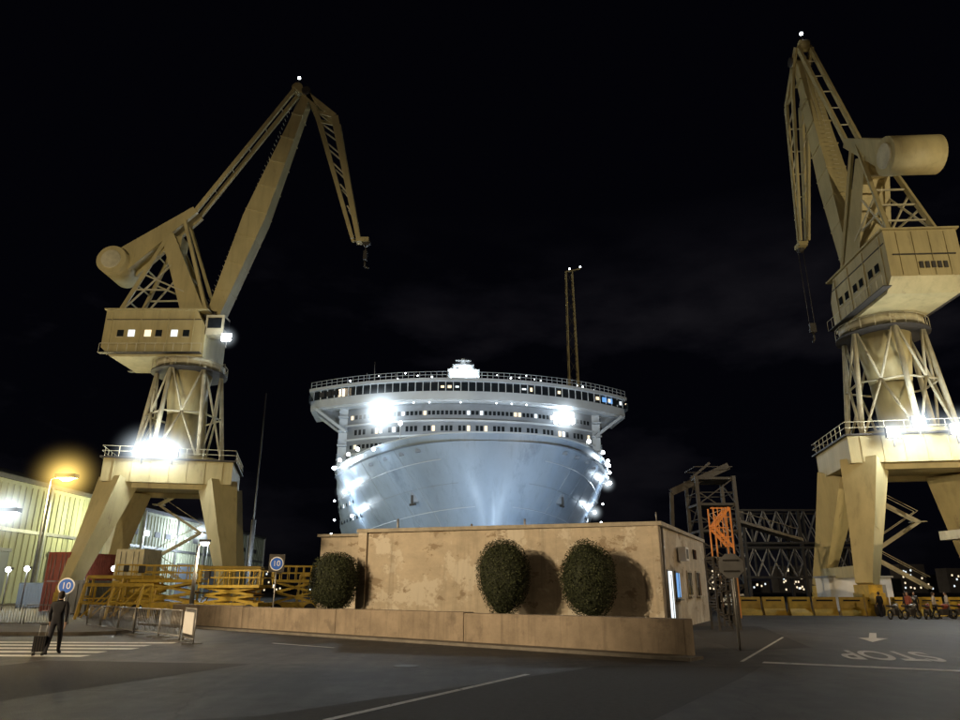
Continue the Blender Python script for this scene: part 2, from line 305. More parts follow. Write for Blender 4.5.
bush((1.18,35.2,0),1.22,1.72,2.55,1); bush((5.05,34.1,0),1.3,1.68,2.3,2); bush((-7.75,39.0,0),1.33,1.5,2.3,3)
# ------------------------------------------------------------------ portal cranes
def crane(loc,az,jr,prz,name='portal_crane',hook=8,lamps=(),litwin=True,fx=8.0):
    root=empty(name,loc)
    p=MB('portal')
    Rm=Matrix.Rotation(prz,3,'Z')
    def T(x,y,z): return Rm@V((x,y,z))
    p.box((0,0,13.2),(12.2,9.6,2.3),'ochre',prz)
    p.box((0,0,14.4),(12.8,10.4,.14),'dark',prz)
    for i in range(7): p.box(T(-5.1+i*1.7,-4.83,13.2),(.1,.06,2.2),'ochre',prz)
    for sx_ in(-1,1):
        for sy in(-1,1):
            p.beam(T(sx_*4.7,sy*3.5,12.2),T(sx_*5.9,sy*5.0,6.5),3.0,2.4,'ochre',2.0,1.7)
            p.beam(T(sx_*5.9,sy*5.0,6.6),T(sx_*6.9,sy*6.2,2.2),2.0,1.7,'ochre',1.3,1.2)
            for k in(-1,1):
                c=T(sx_*6.9,sy*6.2+k*1.3,1.25); p.box(c,(.8,2.2,.8),'yell',prz)
                for j in(-.6,.6):
                    c=T(sx_*6.9,sy*6.2+k*1.3+j,.42); e_=T(.25,0,0); p.cyl(c-e_,c+e_,.42,'dark',n=14)
            c=T(sx_*6.9,sy*6.2,1.9); p.box(c,(1.0,3.4,.7),'yell',prz)
    for sx_ in(-1,1): p.beam(T(sx_*6.75,-6,3.3),T(sx_*6.75,6,3.3),.7,.9,'ochre')
    for sy in(-1,1): p.beam(T(-5,sy*3.9,11.9),T(5,sy*3.9,11.9),.5,.7,'ochre')
    for (a,b_) in [((-6.3,-5.1),(6.3,-5.1)),((6.3,-5.1),(6.3,5.1)),((6.3,5.1),(-6.3,5.1)),((-6.3,5.1),(-6.3,-5.1))]:
        A=T(a[0],a[1],0);B=T(b_[0],b_[1],0)
        for z in(15,15.5): p.beam(A+V((0,0,z)),B+V((0,0,z)),.05,.05,'cream')
        for i in range(9):
            c=A.lerp(B,i/8); p.beam(c+V((0,0,14.45)),c+V((0,0,15.5)),.05,.05,'cream')
    for i in range(4):
        z0=2+i*3;x0,x1=(-2.4,2.4) if i%2 else (2.4,-2.4)
        for yy in(5.6,6.4): p.beam(T(x0,yy,z0),T(x1,yy,z0+3),.08,.25,'cream'); p.beam(T(x0,yy,z0+1),T(x1,yy,z0+4),.05,.05,'cream')
        p.box(T(x1,6,z0+3),(1.2,1.2,.1),'cream',prz)
    p.build(root)
    t=MB('lattice_tower')
    t.cyl((0,0,14.4),(0,0,20),1.5,'ochre',1.75,20); t.cyl((0,0,20),(0,0,25.2),1.75,'ochre',2.5,20)
    n=6
    for i in range(n):
        a=2*math.pi*(i+.3)/n; b_=2*math.pi*(i+.8)/n; c_=2*math.pi*(i+1.3)/n
        pb=V((4.5*math.cos(a),4.5*math.sin(a),14.4)); pt=V((3.3*math.cos(a),3.3*math.sin(a),25.2)); pm=pb.lerp(pt,.5)
        qb=V((4.5*math.cos(c_),4.5*math.sin(c_),14.4)); qt=V((3.3*math.cos(c_),3.3*math.sin(c_),25.2)); qm=qb.lerp(qt,.5)
        t.cyl(pb,pt,.26,'cream',.22,8)
        mm=V((3.9*math.cos(b_)*.93,3.9*math.sin(b_)*.93,19.8))
        t.cyl(pb,mm,.12,'cream',n=6); t.cyl(qb,mm,.12,'cream',n=6); t.cyl(pt,mm,.12,'cream',n=6); t.cyl(qt,mm,.12,'cream',n=6); t.cyl(pm,qm,.1,'cream',n=6)
    t.cyl((0,0,14.4),(0,0,15),4.9,'ochre',n=28); t.cyl((0,0,25.1),(0,0,25.75),3.6,'cream',n=32)
    t.cyl((0,0,24.6),(0,0,24.72),4.0,'dark',n=32)
    for i in range(20):
        a=2*math.pi*i/20;b_=2*math.pi*(i+1)/20; P=V((3.95*math.cos(a),3.95*math.sin(a),24.7));Q=V((3.95*math.cos(b_),3.95*math.sin(b_),24.7))
        t.beam(P,P+V((0,0,1)),.04,.04,'cream'); t.beam(P+V((0,0,1)),Q+V((0,0,1)),.04,.04,'cream')
    t.build(root)
    s=MB('slewing_superstructure')
    prof=[(-8.8,27.0),(-7.6,25.9),(2.4,25.9),(2.4,29.3),(1.2,31.3),(-8.8,31.3)]
    k=len(prof); vs=[(x,-3.05,z) for x,z in prof]+[(x,3.05,z) for x,z in prof]
    s.add(vs,[tuple(range(k)),tuple(range(2*k-1,k-1,-1))]+[(i,i+k,(i+1)%k+k,(i+1)%k) for i in range(k)],'ochre')
    s.box((-3.3,0,31.4),(11.4,6.5,.16),'ochre')
    s.box((-8.84,0,29),(.08,5.2,.12),'dark')
    for y in(-2,-.7,.7,2): s.box((-8.83,y,29.1),(.06,.06,4.1),'ochre')
    for sy in(-1,1):
        for i,x in enumerate([-6.9,-5.7,-3.9,-2.7,-1.0,.3]):
            s.box((x,sy*3.07,28.6),(.7,.06,.75),['glass','winc','winw','glass','winc','glass'][i] if litwin else 'glass')
            s.box((x,sy*3.09,28.15),(.85,.1,.08),'cream')
        s.box((-3.4,sy*3.08,30.2),(10.4,.06,.08),'dark')
        for x in(-8,-4.8,-1.8,1.0): s.box((x,sy*3.08,28.6),(.07,.07,5.0),'ochre')
        s.box((-3.2,sy*3.45,26.2),(11,.7,.08),'dark')
        for j in range(12): s.beam((-8.6+j,sy*3.75,26.2),(-8.6+j,sy*3.75,27.2),.04,.04,'cream')
        s.beam((-8.6,sy*3.75,27.2),(2.4,sy*3.75,27.2),.04,.04,'cream')
    for j in range(5):
        s.box((-8.85,-1.6+j*.5,28.0),(.08,.3,.6),'dark')
    s.box((3.3,-2.2,29.6),(2.0,1.7,2.3),'cream'); s.box((4.32,-2.2,29.8),(.05,1.4,1.3),'glass'); s.box((3.3,-3.07,29.8),(1.5,.05,1.2),'glass')
    for sy in(-1,1):
        s.beam((.2,sy*1.5,31.4),(-4.3,sy*1.0,41.6),.5,2.6,'ochre',.45,1.5)
        s.beam((-8,sy*2,31.4),(-3.6,sy*.9,43.4),.32,.42,'ochre'); s.beam((1.8,sy*1.9,31.4),(-2.7,sy*.9,43.8),.3,.4,'ochre')
        s.beam((-8,sy*2,31.4),(-2.9,sy*1.2,38.2),.16,.16,'cream'); s.beam((-6.2,sy*1.5,36.4),(-.8,sy*1.5,34),.16,.16,'cream'); s.beam((-4.9,sy*1.2,39.8),(-6.2,sy*1.5,36.4),.16,.16,'cream')
        s.beam((-6.9,sy*1.7,34.4),(-3,sy*1.6,34.4),.16,.16,'cream')
    s.box((-1.8,0,36),(2.2,2.2,.3),'ochre'); s.box((-3.6,0,40.5),(1.8,1.9,2.2),'ochre')
    s.beam((-.4,0,31.4),(-3.8,0,41),2.4,1.8,'ochre',1.6,1.2)
    for i in range(5): z=33+i*2; f=(z-31.4)/12; s.beam((-8+4.4*f,-2+1.1*f,z),(-8+4.4*f,2-1.1*f,z),.14,.14,'cream')
    A=V((-9.9,0,38.0)); B=V((-1.6,0,45.2))
    for sy in(-1,1): s.beam(A+V((.6,sy*1.0,.3)),B+V((0,sy*.8,0)),.5,3.0,'ochre',.4,.9)
    s.beam(A+V((.8,0,.5)),A.lerp(B,.55),2.2,2.2,'ochre',1.8,1.4)
    s.cyl(A+V((0,-2.2,0)),A+V((0,2.2,0)),1.7,'ochre',n=28); s.cyl(A+V((0,-2.35,0)),A+V((0,2.35,0)),1.1,'cream',n=24)
    F=V((2.0,0,31.2)); H=V((jr,0,62.2)); d=(H-F).normalized(); nrm=V((-d.z,0,d.x))
    mid=F.lerp(H,.42)
    s.beam(F,mid,2.0,1.5,'ochre',2.0,2.7); s.beam(mid,H,2.0,2.7,'ochre',1.4,1.0)
    for i in range(46):
        c=F.lerp(H,.05+i*.02)+nrm*1.6; s.beam(c+V((0,-.25,0)),c+V((0,.25,0)),.04,.04,'cream')
    for sy in(-.27,.27): s.beam(F+nrm*1.2+V((0,sy,0)),H+nrm*.9+V((0,sy,0)),.05,.05,'cream')
    for i in range(1,9):
        c=F.lerp(H,i/9); hh=(1.5+(2.7-1.5)*min(1,i/9/.42)) if i/9<.42 else (2.7-1.7*((i/9-.42)/.58)); s.beam(c-d*.06,c+d*.06,2.1,hh+.1,'ochre')
    s.cyl(F+V((0,-1.7,0)),F+V((0,1.7,0)),.7,'dark',n=16)
    rear=H+V((-1.4,0,.9)); kn=H+V((4.0*fx/8,0,-3.7)); tip=H+V((fx,0,-20.6)); lo=H+V((1.5*fx/8,0,-3.0-(.6 if fx<7.1 else 0)))
    for sy in(-1,1):
        y=V((0,sy*.9,0));y2=V((0,sy*.45,0))
        s.beam(rear+y,kn+y,.3,.75,'ochre',.3,.7); s.beam(kn+y,tip+y2,.3,.9,'ochre',.25,.5)
        s.beam(H+y,lo+y,.3,.55,'ochre'); s.beam(lo+y,tip+y2-V((.7,0,0)),.3,.6,'ochre',.25,.4); s.beam(lo+y,kn+y,.2,.4,'ochre')
        for i in range(1,6):
            f=i/6; a=kn.lerp(tip,f)+y.lerp(y2,f); b_=lo.lerp(tip,f-.08)+y.lerp(y2,f); s.beam(a,b_,.12,.16,'cream')
        s.beam(B+V((0,sy*.7,0)),rear+V((0,sy*.7,0)),.3,.5,'ochre')
    for i in range(1,6):
        a=kn.lerp(tip,i/6); s.beam(a+V((0,-.8,0)),a+V((0,.8,0)),.12,.14,'cream')
        a=B.lerp(rear,i/6); s.beam(a+V((0,-.7,0)),a+V((0,.7,0)),.1,.1,'cream')
    s.cyl(H+V((0,-1.3,0)),H+V((0,1.3,0)),.55,'dark',n=16); s.cyl(rear+V((0,-.5,.2)),rear+V((0,.5,.2)),.7,'ochre',n=16)
    s.box(tip+V((.5,0,-.1)),(1.5,1.0,.55),'ochre'); s.cyl(tip+V((.9,-.3,-.3)),tip+V((.9,.3,-.3)),.5,'dark',n=16)
    s.beam(rear,rear+V((0,0,1.9)),.1,.1,'dark'); s.sph(rear+V((0,0,2.0)),.2,'lamps',8)
    for y in(-.3,.3): s.cyl(tip+V((.9,y,-.6)),tip+V((.9,y,-hook)),.035,'dark',n=5)
    s.box(tip+V((.9,0,-hook-.6)),(.4,.7,1.1),'dark'); s.cyl(tip+V((.9,0,-hook-1.2)),tip+V((.9,0,-hook-2)),.12,'dark'); s.cyl(tip+V((.9,0,-hook-2)),tip+V((1.4,0,-hook-2.2)),.12,'dark')
    s.build(root,rz=az)
    for i,(lx,ly,lz,pw,hz) in enumerate(lamps):
        f=MB('floodlight'); f.box((0,.12,0),(1.1,.3,.9),'dark'); f.box((0,-.06,0),(1.0,.06,.8),'lampc'); f.beam((0,.1,-1.2),(0,.1,-.3),.1,.1,'dark')
        f.build(root,(lx,ly,lz))
        if pw: light('floodlight_lamp','POINT',(lx,ly-.5,lz),pw,(.88,.96,1),size=.4,parent=root)
        if hz: glow((lx,ly-.1,lz),hz,'glowc',root)
    return root
crane((-32.5,75,0),0,10.4,math.radians(14),hook=1.5,fx=7.6,lamps=[(-1.3,-5.6,15.0,800,3.6),(.3,-5.7,15.6,700,3.2),(1.8,-5.7,14.9,800,3.4),(5.0,-3.6,27.9,300,1.7)])
crane((38.2,62.5,0),math.radians(87),6.3,math.radians(-10),hook=10,litwin=False,fx=7.0,lamps=[(-3.9,-5.4,14.3,1300,2.4),(-1.9,-5.9,15.1,1300,2.5),(.9,-6.2,14.4,1300,2.5)])
# ------------------------------------------------------------------ cruise ship
sh=empty('cruise_ship',(2.3,100,0),math.radians(5.6))
HW=26.6; SE=230; HT=23.6; HH=HT+4
def hp(t): return (1-t)**1.3*8, 36+(1-t)*46, .38+(1-t)*.44
h=MB('hull'); NZ=18;NT=46
rows=[]
for iz in range(NZ+1):
    t=iz/NZ; z=-4+HH*t; s0,Lr,p_=hp(t); row=[]
    for it in range(NT+1):
        y=s0+(SE-s0)*(it/NT)**3.0; row.append((HW*min(1,max(0,(y-s0)/Lr))**p_,y,z))
    rows.append(row)
for sg in(-1,1):
    vs=[];fs=[]
    for row in rows: vs+=[(sg*x,y,z) for x,y,z in row]
    W=NT+1
    for j in range(NZ):
        for i in range(NT):
            f=(j*W+i,j*W+i+1,(j+1)*W+i+1,(j+1)*W+i); fs.append(f if sg>0 else f[::-1])
    h.add(vs,fs,'hull',True)
h.build(sh)
rim=rows[-1]
d=MB('foredeck'); 
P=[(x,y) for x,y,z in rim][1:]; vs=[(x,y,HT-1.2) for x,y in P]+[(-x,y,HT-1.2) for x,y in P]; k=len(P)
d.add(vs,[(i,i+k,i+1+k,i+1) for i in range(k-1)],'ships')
for sg in(-1,1):
    for i in range(len(rim)-1):
        a=rim[i];b_=rim[i+1]
        if a[1]>60: break
        d.beam((sg*a[0],a[1],HT+.02),(sg*b_[0],b_[1],HT+.02),.45,.2,'shipw')
d.build(sh)
def hullpt(y,z):
    t=(z+4)/HH; s0,Lr,p_=hp(t)
    return HW*min(1,max(0,(y-s0)/Lr))**p_
f=MB('hull_fittings')
for sg in(-1,1):
    for (zz,wd_,hh,k_) in ((20.2,.10,.12,'hull2'),(13.4,.10,.10,'hull2'),(16.8,.05,.05,'ships')):
        prev=None
        for i in range(60):
            y=3+(i/59)**1.6*150; z=zz-(.03*min(y,45)); x=hullpt(y,z)+.04
            if prev: f.beam(prev,(sg*x,y,z),wd_,hh,k_)
            prev=(sg*x,y,z)
    for ys in (9,14,20,27,35):
        prev=None
        for i in range(12):
            z=6+i*1.5; x=hullpt(ys,z)+.01
            if prev: f.beam(prev,(sg*x,ys,z),.05,.05,'ships')
            prev=(sg*x,ys,z)
    y=11; z=15.5; x=hullpt(y,z); f.box((sg*(x+.05),y,z),(1.2,.8,1.5),'ships'); f.box((sg*(x+.4),y-.3,z-.4),(.35,.35,1.4),'dark'); f.beam((sg*(x-.1),y-.9,z-1.1),(sg*(x+.7),y+.4,z-1.1),.3,.3,'dark')
    for y,z in [(5,21.6),(8,21.6),(12,21.6),(17,21.5)]: x=hullpt(y,z); f.box((sg*x,y,z),(.8,.8,.4),'ships')
    for rr,z in enumerate((17.5,15.0,12.0)):
        for i in range(60):
            y=34+i*2.6; x=hullpt(y,z); f.box((sg*x,y,z),(.12,.8,.8),'winc' if R.random()<.25 else 'glass')
f.build(sh)
def arc(hw,base,kk,n=48): return [(-hw+2*hw*i/n, base+kk*abs((-1+2*i/n)*hw/26)**2.2) for i in range(n+1)]
def slab(o,hw,base,kk,z0,z1,k,back=None,depth=None,n=48):
    a=arc(hw,base,kk,n)
    if depth: bk=[(x,y+depth) for x,y in a[::-1]]
    else: bk=[(hw,back),(-hw,back)]
    o.prism(a+bk,z0,z1,k)
s=MB('superstructure')
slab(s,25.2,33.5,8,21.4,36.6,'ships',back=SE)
for z in (24.3,27.2,30.1,33.0): slab(s,25.5,32.9,8,z,z+.3,'shipw',back=70)
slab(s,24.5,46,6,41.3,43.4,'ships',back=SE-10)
s.build(sh)
wn_=MB('cabin_windows')
def yarc(x,base,kk): return base+kk*abs(x/26)**2.2
for zi,z in enumerate((25.9,28.8,31.7,34.8)):
    n=58
    for i in range(n):
        x=-24.2+48.4*i/(n-1); y=yarc(x,33.5,8)-.03
        if abs(abs(x)-18.2)<1.6 and z>33: continue
        an_=math.atan2(yarc(x+.1,33.5,8)-yarc(x-.1,33.5,8),.2)
        if zi in(0,2) and i%4==0: continue
        r_=R.random(); wn_.box((x,y,z),(.55,.12,.8 if zi%2 else 1.05),'winw' if r_<.10 else ('winc' if r_<.16 else 'glass'),an_)
wn_.build(sh)
bl=MB('balconies')
for sg in(-1,1):
    for z in (23.4,26.3,29.2,32.1,35.0):
        bl.box((sg*26.0,115,z),(1.9,150,.22),'shipw'); bl.box((sg*26.85,115,z+1.05),(.06,150,.07),'shipw'); bl.box((sg*26.85,115,z+.55),(.03,150,.9),'glass')
        for i in range(50): bl.box((sg*26.0,41+i*3,z+1.4),(1.7,.12,2.6),'shipw')
        for i in range(50):
            if R.random()<.3: bl.box((sg*25.22,42.5+i*3,z+1.2),(.08,1.6,1.9),'winw' if R.random()<.6 else 'winc')
bl.build(sh)
b=MB('bridge')
WH=33.0
slab(b,WH,32.2,6.5,36.7,37.0,'shipw',depth=10); slab(b,WH,31.8,6.5,37.0,38.7,'shipw',depth=10)
slab(b,WH-.4,31.6,6.5,38.7,40.5,'glass',depth=9.6); slab(b,WH+.4,30.8,6.5,40.5,41.1,'shipw',depth=11)
for i in range(45):
    x=-WH+.6+(2*WH-1.2)*i/44; y=yarc(x,31.55,6.5); b.box((x,y,39.6),(.16,.14,1.8),'shipw')
    r_=R.random()
    if r_<.3: b.box((x+.75,y+.0,39.5),(R.uniform(.3,.9),.1,R.uniform(.3,.8)),'winc' if r_<.14 else 'winw',math.atan2(yarc(x+.8,31.5,6.5)-y,.8))
for sg in(-1,1):
    for i in range(3): x=sg*(27.6+i*1.5); b.box((x,yarc(x,31.5,6.5),39.6),(1.1,.12,1.0),'blue' if (sg>0 and i<2) else 'glass',sg*.45)
    b.box((sg*(WH+.05),44,38.6),(.2,7,1.6),'glass')
    for yy in(38.5,46): b.beam((sg*25.3,yy+1,31.8),(sg*31.6,yy+2.5,36.6),.7,.5,'shipw'); 
    b.add([(sg*25.2,42,32.5),(sg*31.8,42.5,36.7),(sg*25.2,42,36.7),(sg*25.2,47,32.5),(sg*31.8,47,36.7),(sg*25.2,47,36.7)],[(0,1,2),(3,5,4),(0,3,4,1)],'ships')
pr=None
for i in range(61):
    x=-WH+2*WH*i/60; y=yarc(x,31.0,6.5)
    b.beam((x,y,41.1),(x,y,42.4),.08,.08,'shipw')
    for z in(41.75,42.4):
        if pr: b.beam((pr[0],pr[1],z),(x,y,z),.07,.07,'shipw')
    pr=(x,y)
b.build(sh)
t=MB('radar_mast')
t.box((-2,40,43.2),(6.5,5,3.6),'shipw'); t.beam((-2,40,45),(-2,40,48),1.6,1.6,'shipw',.7,.7)
t.box((-2,39.4,46.2),(4.4,1.4,.3),'shipw'); t.beam((-3.6,38.8,47.2),(-.4,38.8,47.2),.25,.25,'shipw')
for x in(-4,0): t.sph((x,39.5,45.6),.55,'shipw',14)
for x in(-4.2,-3.1,-2,-.9,.2): t.box((x,37.3,44.2),(.6,.2,.5),'lampc')
t.box((-2,38.9,45.6),(1.6,.2,.4),'lampc')
for x,y in((-14,50),(13,50),(-19,52),(19,52)): t.cyl((x,y,43),(x,y,44.6),.4,'shipw'); t.sph((x,y,45.2),.9,'shipw',16)
for x in (-22,-16,-9,8,15,21): t.beam((x,44,41.1),(x,44,45.5),.1,.1,'shipw')
t.cyl((-20,36,41.1),(-20,36,45.5),.06,'steel')
t.build(sh)
l=MB('deck_lights')
for i in range(40):
    x=-26+52*i/39+R.uniform(-.4,.4); 
    if R.random()<.7: l.sph((x,yarc(x,32,6.5)+R.uniform(0,4),41.8+R.uniform(0,1.2)),R.choice((.08,.11,.16)),'lamps' ,6)
for x in(-12,-9,-3,4,7,10,15): l.sph((x,yarc(x,31.3,6.5),36.3),.14,'lamps',6)
rimL=[(-1,30,0),(-1,24,0),(-1,19,0),(-1,37,-.3),(-1,34,-.8),(-1,27,-1.5),(1,9,0),(1,18,0),(1,26,0),(1,31,0),(1,36,-.5),(1,38,-1.2),(1,33,-3)]
for sg,y,dz in rimL:
    x=hullpt(y,HT); z=HT+.5+dz; l.beam((sg*x,y,HT),(sg*x,y,z+.3),.08,.08,'steel'); l.sph((sg*(x+.3),y-.3,z+.3),.33,'lamps',8)
for sg in(-1,1):
  for y,z in((40,12),(44,15),(42,18.5)): l.sph((sg*(HW+.3),y,z),.22,'lamps',6)
xm=hullpt(7,HT)-.3
l.beam((-xm,7.5,HT),(-xm,7.5,26.2),.12,.12,'shipw'); l.sph((-xm,7.3,26.4),.36,'lamps',8)
l.build(sh)
HB=(.74,.88,1)
for sg,y,z,pw in [(-1,26,22.5,900),(-1,33,19,1000),(-1,36,15,800),(1,32,21,900),(1,35,16,900),(-1,12,23,300),(1,20,22.6,450)]:
    x=hullpt(y,z)+1.0; o=MB('hull_wash_light'); o.sph((0,0,0),.3,'lamps',8); o.beam((-sg*1.0,0,.1),(0,0,.1),.08,.08,'steel'); o.build(sh,(sg*x,y-.8,z)); light('wash_lamp','POINT',(sg*(x+.5),y-1.4,z),pw,HB,size=.3,parent=sh)
    if pw>850: glow((sg*x,y-.8,z),2.2,'glowc',sh)
for sg in(-1,1):
    fb=MB('floodlight_bank'); x=sg*18.2; y=yarc(18.2,33.5,8)-1.2
    for i in range(5):
        for j in range(3):
            c=V((x+(i-2)*.85,y,34.7+(j-1)*.8)); fb.cyl(c+V((0,.25,0)),c-V((0,.12,0)),.40,'dark',n=12); fb.cyl(c-V((0,.12,0)),c-V((0,.16,0)),.385,'lampc',n=12)
    fb.box((x,y+.45,34.7),(4.6,.2,2.8),'steel'); fb.box((x,y+.9,34.7),(.4,.9,.4),'steel'); fb.build(sh)
    glow((x,y-1,34.7),7.0 if sg<0 else 5.2,'glowc',sh)
    light('floodlight_lamp','SPOT',(x,y-.8,34.7),13000,HB,(x*.5,8,21),.8,130,.6,sh)
    light('foredeck_lamp','SPOT',(sg*11,19,24.5),5500,(.84,.93,1),(sg*10,36,33),.4,140,.8,sh)  # unseen fill spot added to light the superstructure front, no fixture built
light('mast_lamp','POINT',(-2,36.3,44.6),500,(.9,.97,1),size=.3,parent=sh)
glow((-2,37,44.6),3,'glowc',sh)
def quayflood(x,y,z,tx,ty,tz,pw,col=(.66,.83,1),ang=110):
    o=MB('quay_floodlight'); o.cyl((x,y,0),(x,y,z-.3),.09,'steel',n=8); o.box((x,y,.1),(.9,.9,.2),'conc'); dr=(V((tx,ty,tz))-V((x,y,z))).normalized(); 
    o.beam(V((x,y,z))-dr*.3,V((x,y,z)),.9,.7,'dark'); o.beam(V((x,y,z))+dr*.002,V((x,y,z))+dr*.04,.8,.6,'lampc'); ob=o.build()
    light('quay_lamp','SPOT',(x+dr.x*.3,y+dr.y*.3,z+dr.z*.3),pw,col,(tx,ty,tz),.4,ang,.7,ob)
quayflood(-14,84,3,-3,112,15,8000); quayflood(5,85,3,5,104,13,8500); quayflood(17,84,3,8,112,13,8000)
quayflood(-27.5,90,4.3,-30,130,20,12000); quayflood(27,88,3,27,130,22,7500)
# ------------------------------------------------------------------ shed at left
sd2=empty('warehouse'); x0=-70
b=MB('walls'); b.prism([(x0,96),(x0,235),(-120,235),(-120,96)][::-1],0,18,'shed'); 
for i in range(93): b.box((x0+.06,97+i*1.5,8.5),(.14,.22,17),'shed')
b.box((x0+.1,165,10.4),(.3,139,.5),'steel'); b.box((x0+.15,165,17.9),(.5,140,.7),'roof')
for i in range(9): b.box((x0+.25,98+i*17,9),(.4,.5,17.6),'steel')
b.build(sd2)
b=MB('roof'); b.add([(x0+.8,95,18.1),(x0+.8,236,18.1),(-95,236,25),(-95,95,25),(-120,95,18),(-120,236,18)],[(0,1,2,3),(3,2,5,4),(0,3,4)],'roof'); b.build(sd2)
b=MB('doors')
for i in range(8): b.box((x0+.2,104+i*17,3.6),(.16,7,7.2),'ships'); b.box((x0+.24,104+i*17,7.5),(.2,7.6,.5),'steel')
b.build(sd2)
b=MB('windows')
for i in range(17): b.box((x0+.17,140+i*5.3,13.2),(.12,2.6,1.1),'winc' if i in(2,5,6,11) else 'roof')
b.build(sd2)
def slamp(name,x,y,z,ax,k,pw,col,hz=0,big=1,hk='glowc'):
    o=MB(name); o.cyl((x,y,0),(x,y,z),.16,'steel',.09,10); o.beam((x,y,z),(x+ax,y,z+.3),.1,.1,'steel'); o.box((x+ax,y,z+.35),(1.1*big,.5*big,.22*big),'dark'); o.box((x+ax,y,z+.2),(.9*big,.42*big,.1*big),k); o.sph((x+ax,y,z+.12),.34*big,k,10,(1.2,.7,.5)); o.cyl((x,y,0),(x,y,.5),.25,'conc')
    ob=o.build(); light(name+'_lamp','POINT',(x+ax,y,z-.5),pw,col,size=.4,parent=ob)
    if hz: glow((x+ax,y-.3,z+.2),hz,hk,ob)
    return ob
slamp('street_lamp',-55,90,15.4,2,'lampy',11000,(1,.82,.40),6,2.3,'glowy')
slamp('street_lamp',-50.5,74,9.4,1.5,'lampc',1600,(.7,.9,1),4,2)
slamp('street_lamp',-65,122,14.2,1.5,'lampy',6500,(.95,.95,.5),3.5,1.6,'glowy')
slamp('street_lamp',-62,165,14.2,-2,'lampc',9000,(.75,.88,1),4,1.6)
slamp('street_lamp',30,24,9,-1.5,'lampy',4200,(1,.72,.42))
slamp('street_lamp',62,60,11,-1.5,'lampy',9000,(1,.74,.4))  # off-frame lamp added to brighten the yellow barriers
slamp('street_lamp',-24,22,9,1.5,'lampy',1900,(1,.70,.38))
slamp('street_lamp',-48,46,9,1.5,'lampy',3500,(1,.72,.4))
# ------------------------------------------------------------------ off-frame floodlight masts that light the yard
def fmast(x,y,z,targets,name='floodlight_mast'):
    o=MB(name); o.cyl((x,y,0),(x,y,z),.3,'steel',.15,12); o.box((x,y,z),(2.6,2.6,.15),'dark'); 
    for tx,ty,tz,pw,ang,col in targets:
        dr=(V((tx,ty,tz))-V((x,y,z+.6))).normalized(); p=V((x,y,z+.6))+dr*.9; o.beam(p-dr*.4,p,.8,.6,'dark'); o.beam(p,p+dr*.03,.7,.5,'lampy')
    ob=o.build()
    for tx,ty,tz,pw,ang,col in targets:
        dr=(V((tx,ty,tz))-V((x,y,z+.6))).normalized(); p=V((x,y,z+.6))+dr*1.1
        light('yard_lamp','SPOT',p,pw,col,(tx,ty,tz),.3,ang,.6,ob)
WC=(1,.75,.45)
fmast(-36,-2,14,[(1,36,2.2,108000,34,WC),(-32,75,26,58000,44,(1,.83,.53))])
fmast(62,8,16,[(38,62,28,54000,54,(1,.83,.53))])
# ------------------------------------------------------------------ masts
m=MB('lattice_mast'); bx,by=23.0,165
for i in range(20):
    z0=i*4;z1=z0+4;w0=1.6-.04*i;w1=1.6-.04*(i+1)
    for a,b_ in((-1,-1),(1,-1),(1,1),(-1,1)):
        m.beam((bx+a*w0,by+b_*w0,z0),(bx+a*w1,by+b_*w1,z1),.3,.3,'ochre')
    m.beam((bx-w0,by-w0,z0),(bx+w1,by-w1,z1),.16,.16,'dark'); m.beam((bx+w0,by-w0,z0),(bx-w1,by-w1,z1),.16,.16,'dark'); m.beam((bx-w0,by+w0,z0),(bx-w1,by-w1,z1),.16,.16,'dark')
m.beam((bx-1,by,80),(bx+3,by,81),.3,.3,'ochre'); m.sph((bx+.2,by,81),.22,'lamps',6); m.sph((bx+3,by,81.5),.22,'lamps',6); m.build()
m=MB('pole_mast'); m.cyl((-31,98,0),(-31,98,29),.14,'dark',.07); m.cyl((-31,98,0),(-31,98,11),.3,'dark'); m.build()
# distant town across the harbour
m=MB('distant_buildings'); rt=random.Random(5)
for i in range(46):
    x=-420+i*20+rt.uniform(-6,6); 
    if -75<x<60: continue
    y=560+rt.uniform(0,60); wd2=rt.uniform(12,22); hh=rt.uniform(8,24); m.box((x,y,hh/2),(wd2,14,hh),'town')
    for _ in range(int(hh*wd2/26)): m.box((x+rt.uniform(-.42,.42)*wd2,y-7.05,rt.uniform(2,hh-2)),(1.1,.1,1.3),rt.choice(('winw','winw','winc')))
m.build()
# ------------------------------------------------------------------ speed signs
def speedsign(x,y,zc,rad,panel=False):
    r=empty('speed_limit_sign',(x,y,0),math.radians(8)); o=MB('post_and_disc')
    o.cyl((0,.06,0),(0,.06,zc+rad*.8),.035,'steel',n=8)
    if panel: o.box((0,.02,zc+.02),(rad*2.3,.03,rad*2.6),'dark')
    o.cyl((0,.0,zc),(0,-.02,zc),rad,'signw',n=28); o.cyl((0,-.021,zc),(0,-.03,zc),rad*.86,'signb',n=28); o.build(r)
    textmesh('10',rad*1.15,'signw','digits',r,(0,-.034,zc),(math.pi/2,0,0))
speedsign(-15.8,28.1,2.0,.30); speedsign(-10.1,36.2,3.1,.33,True)
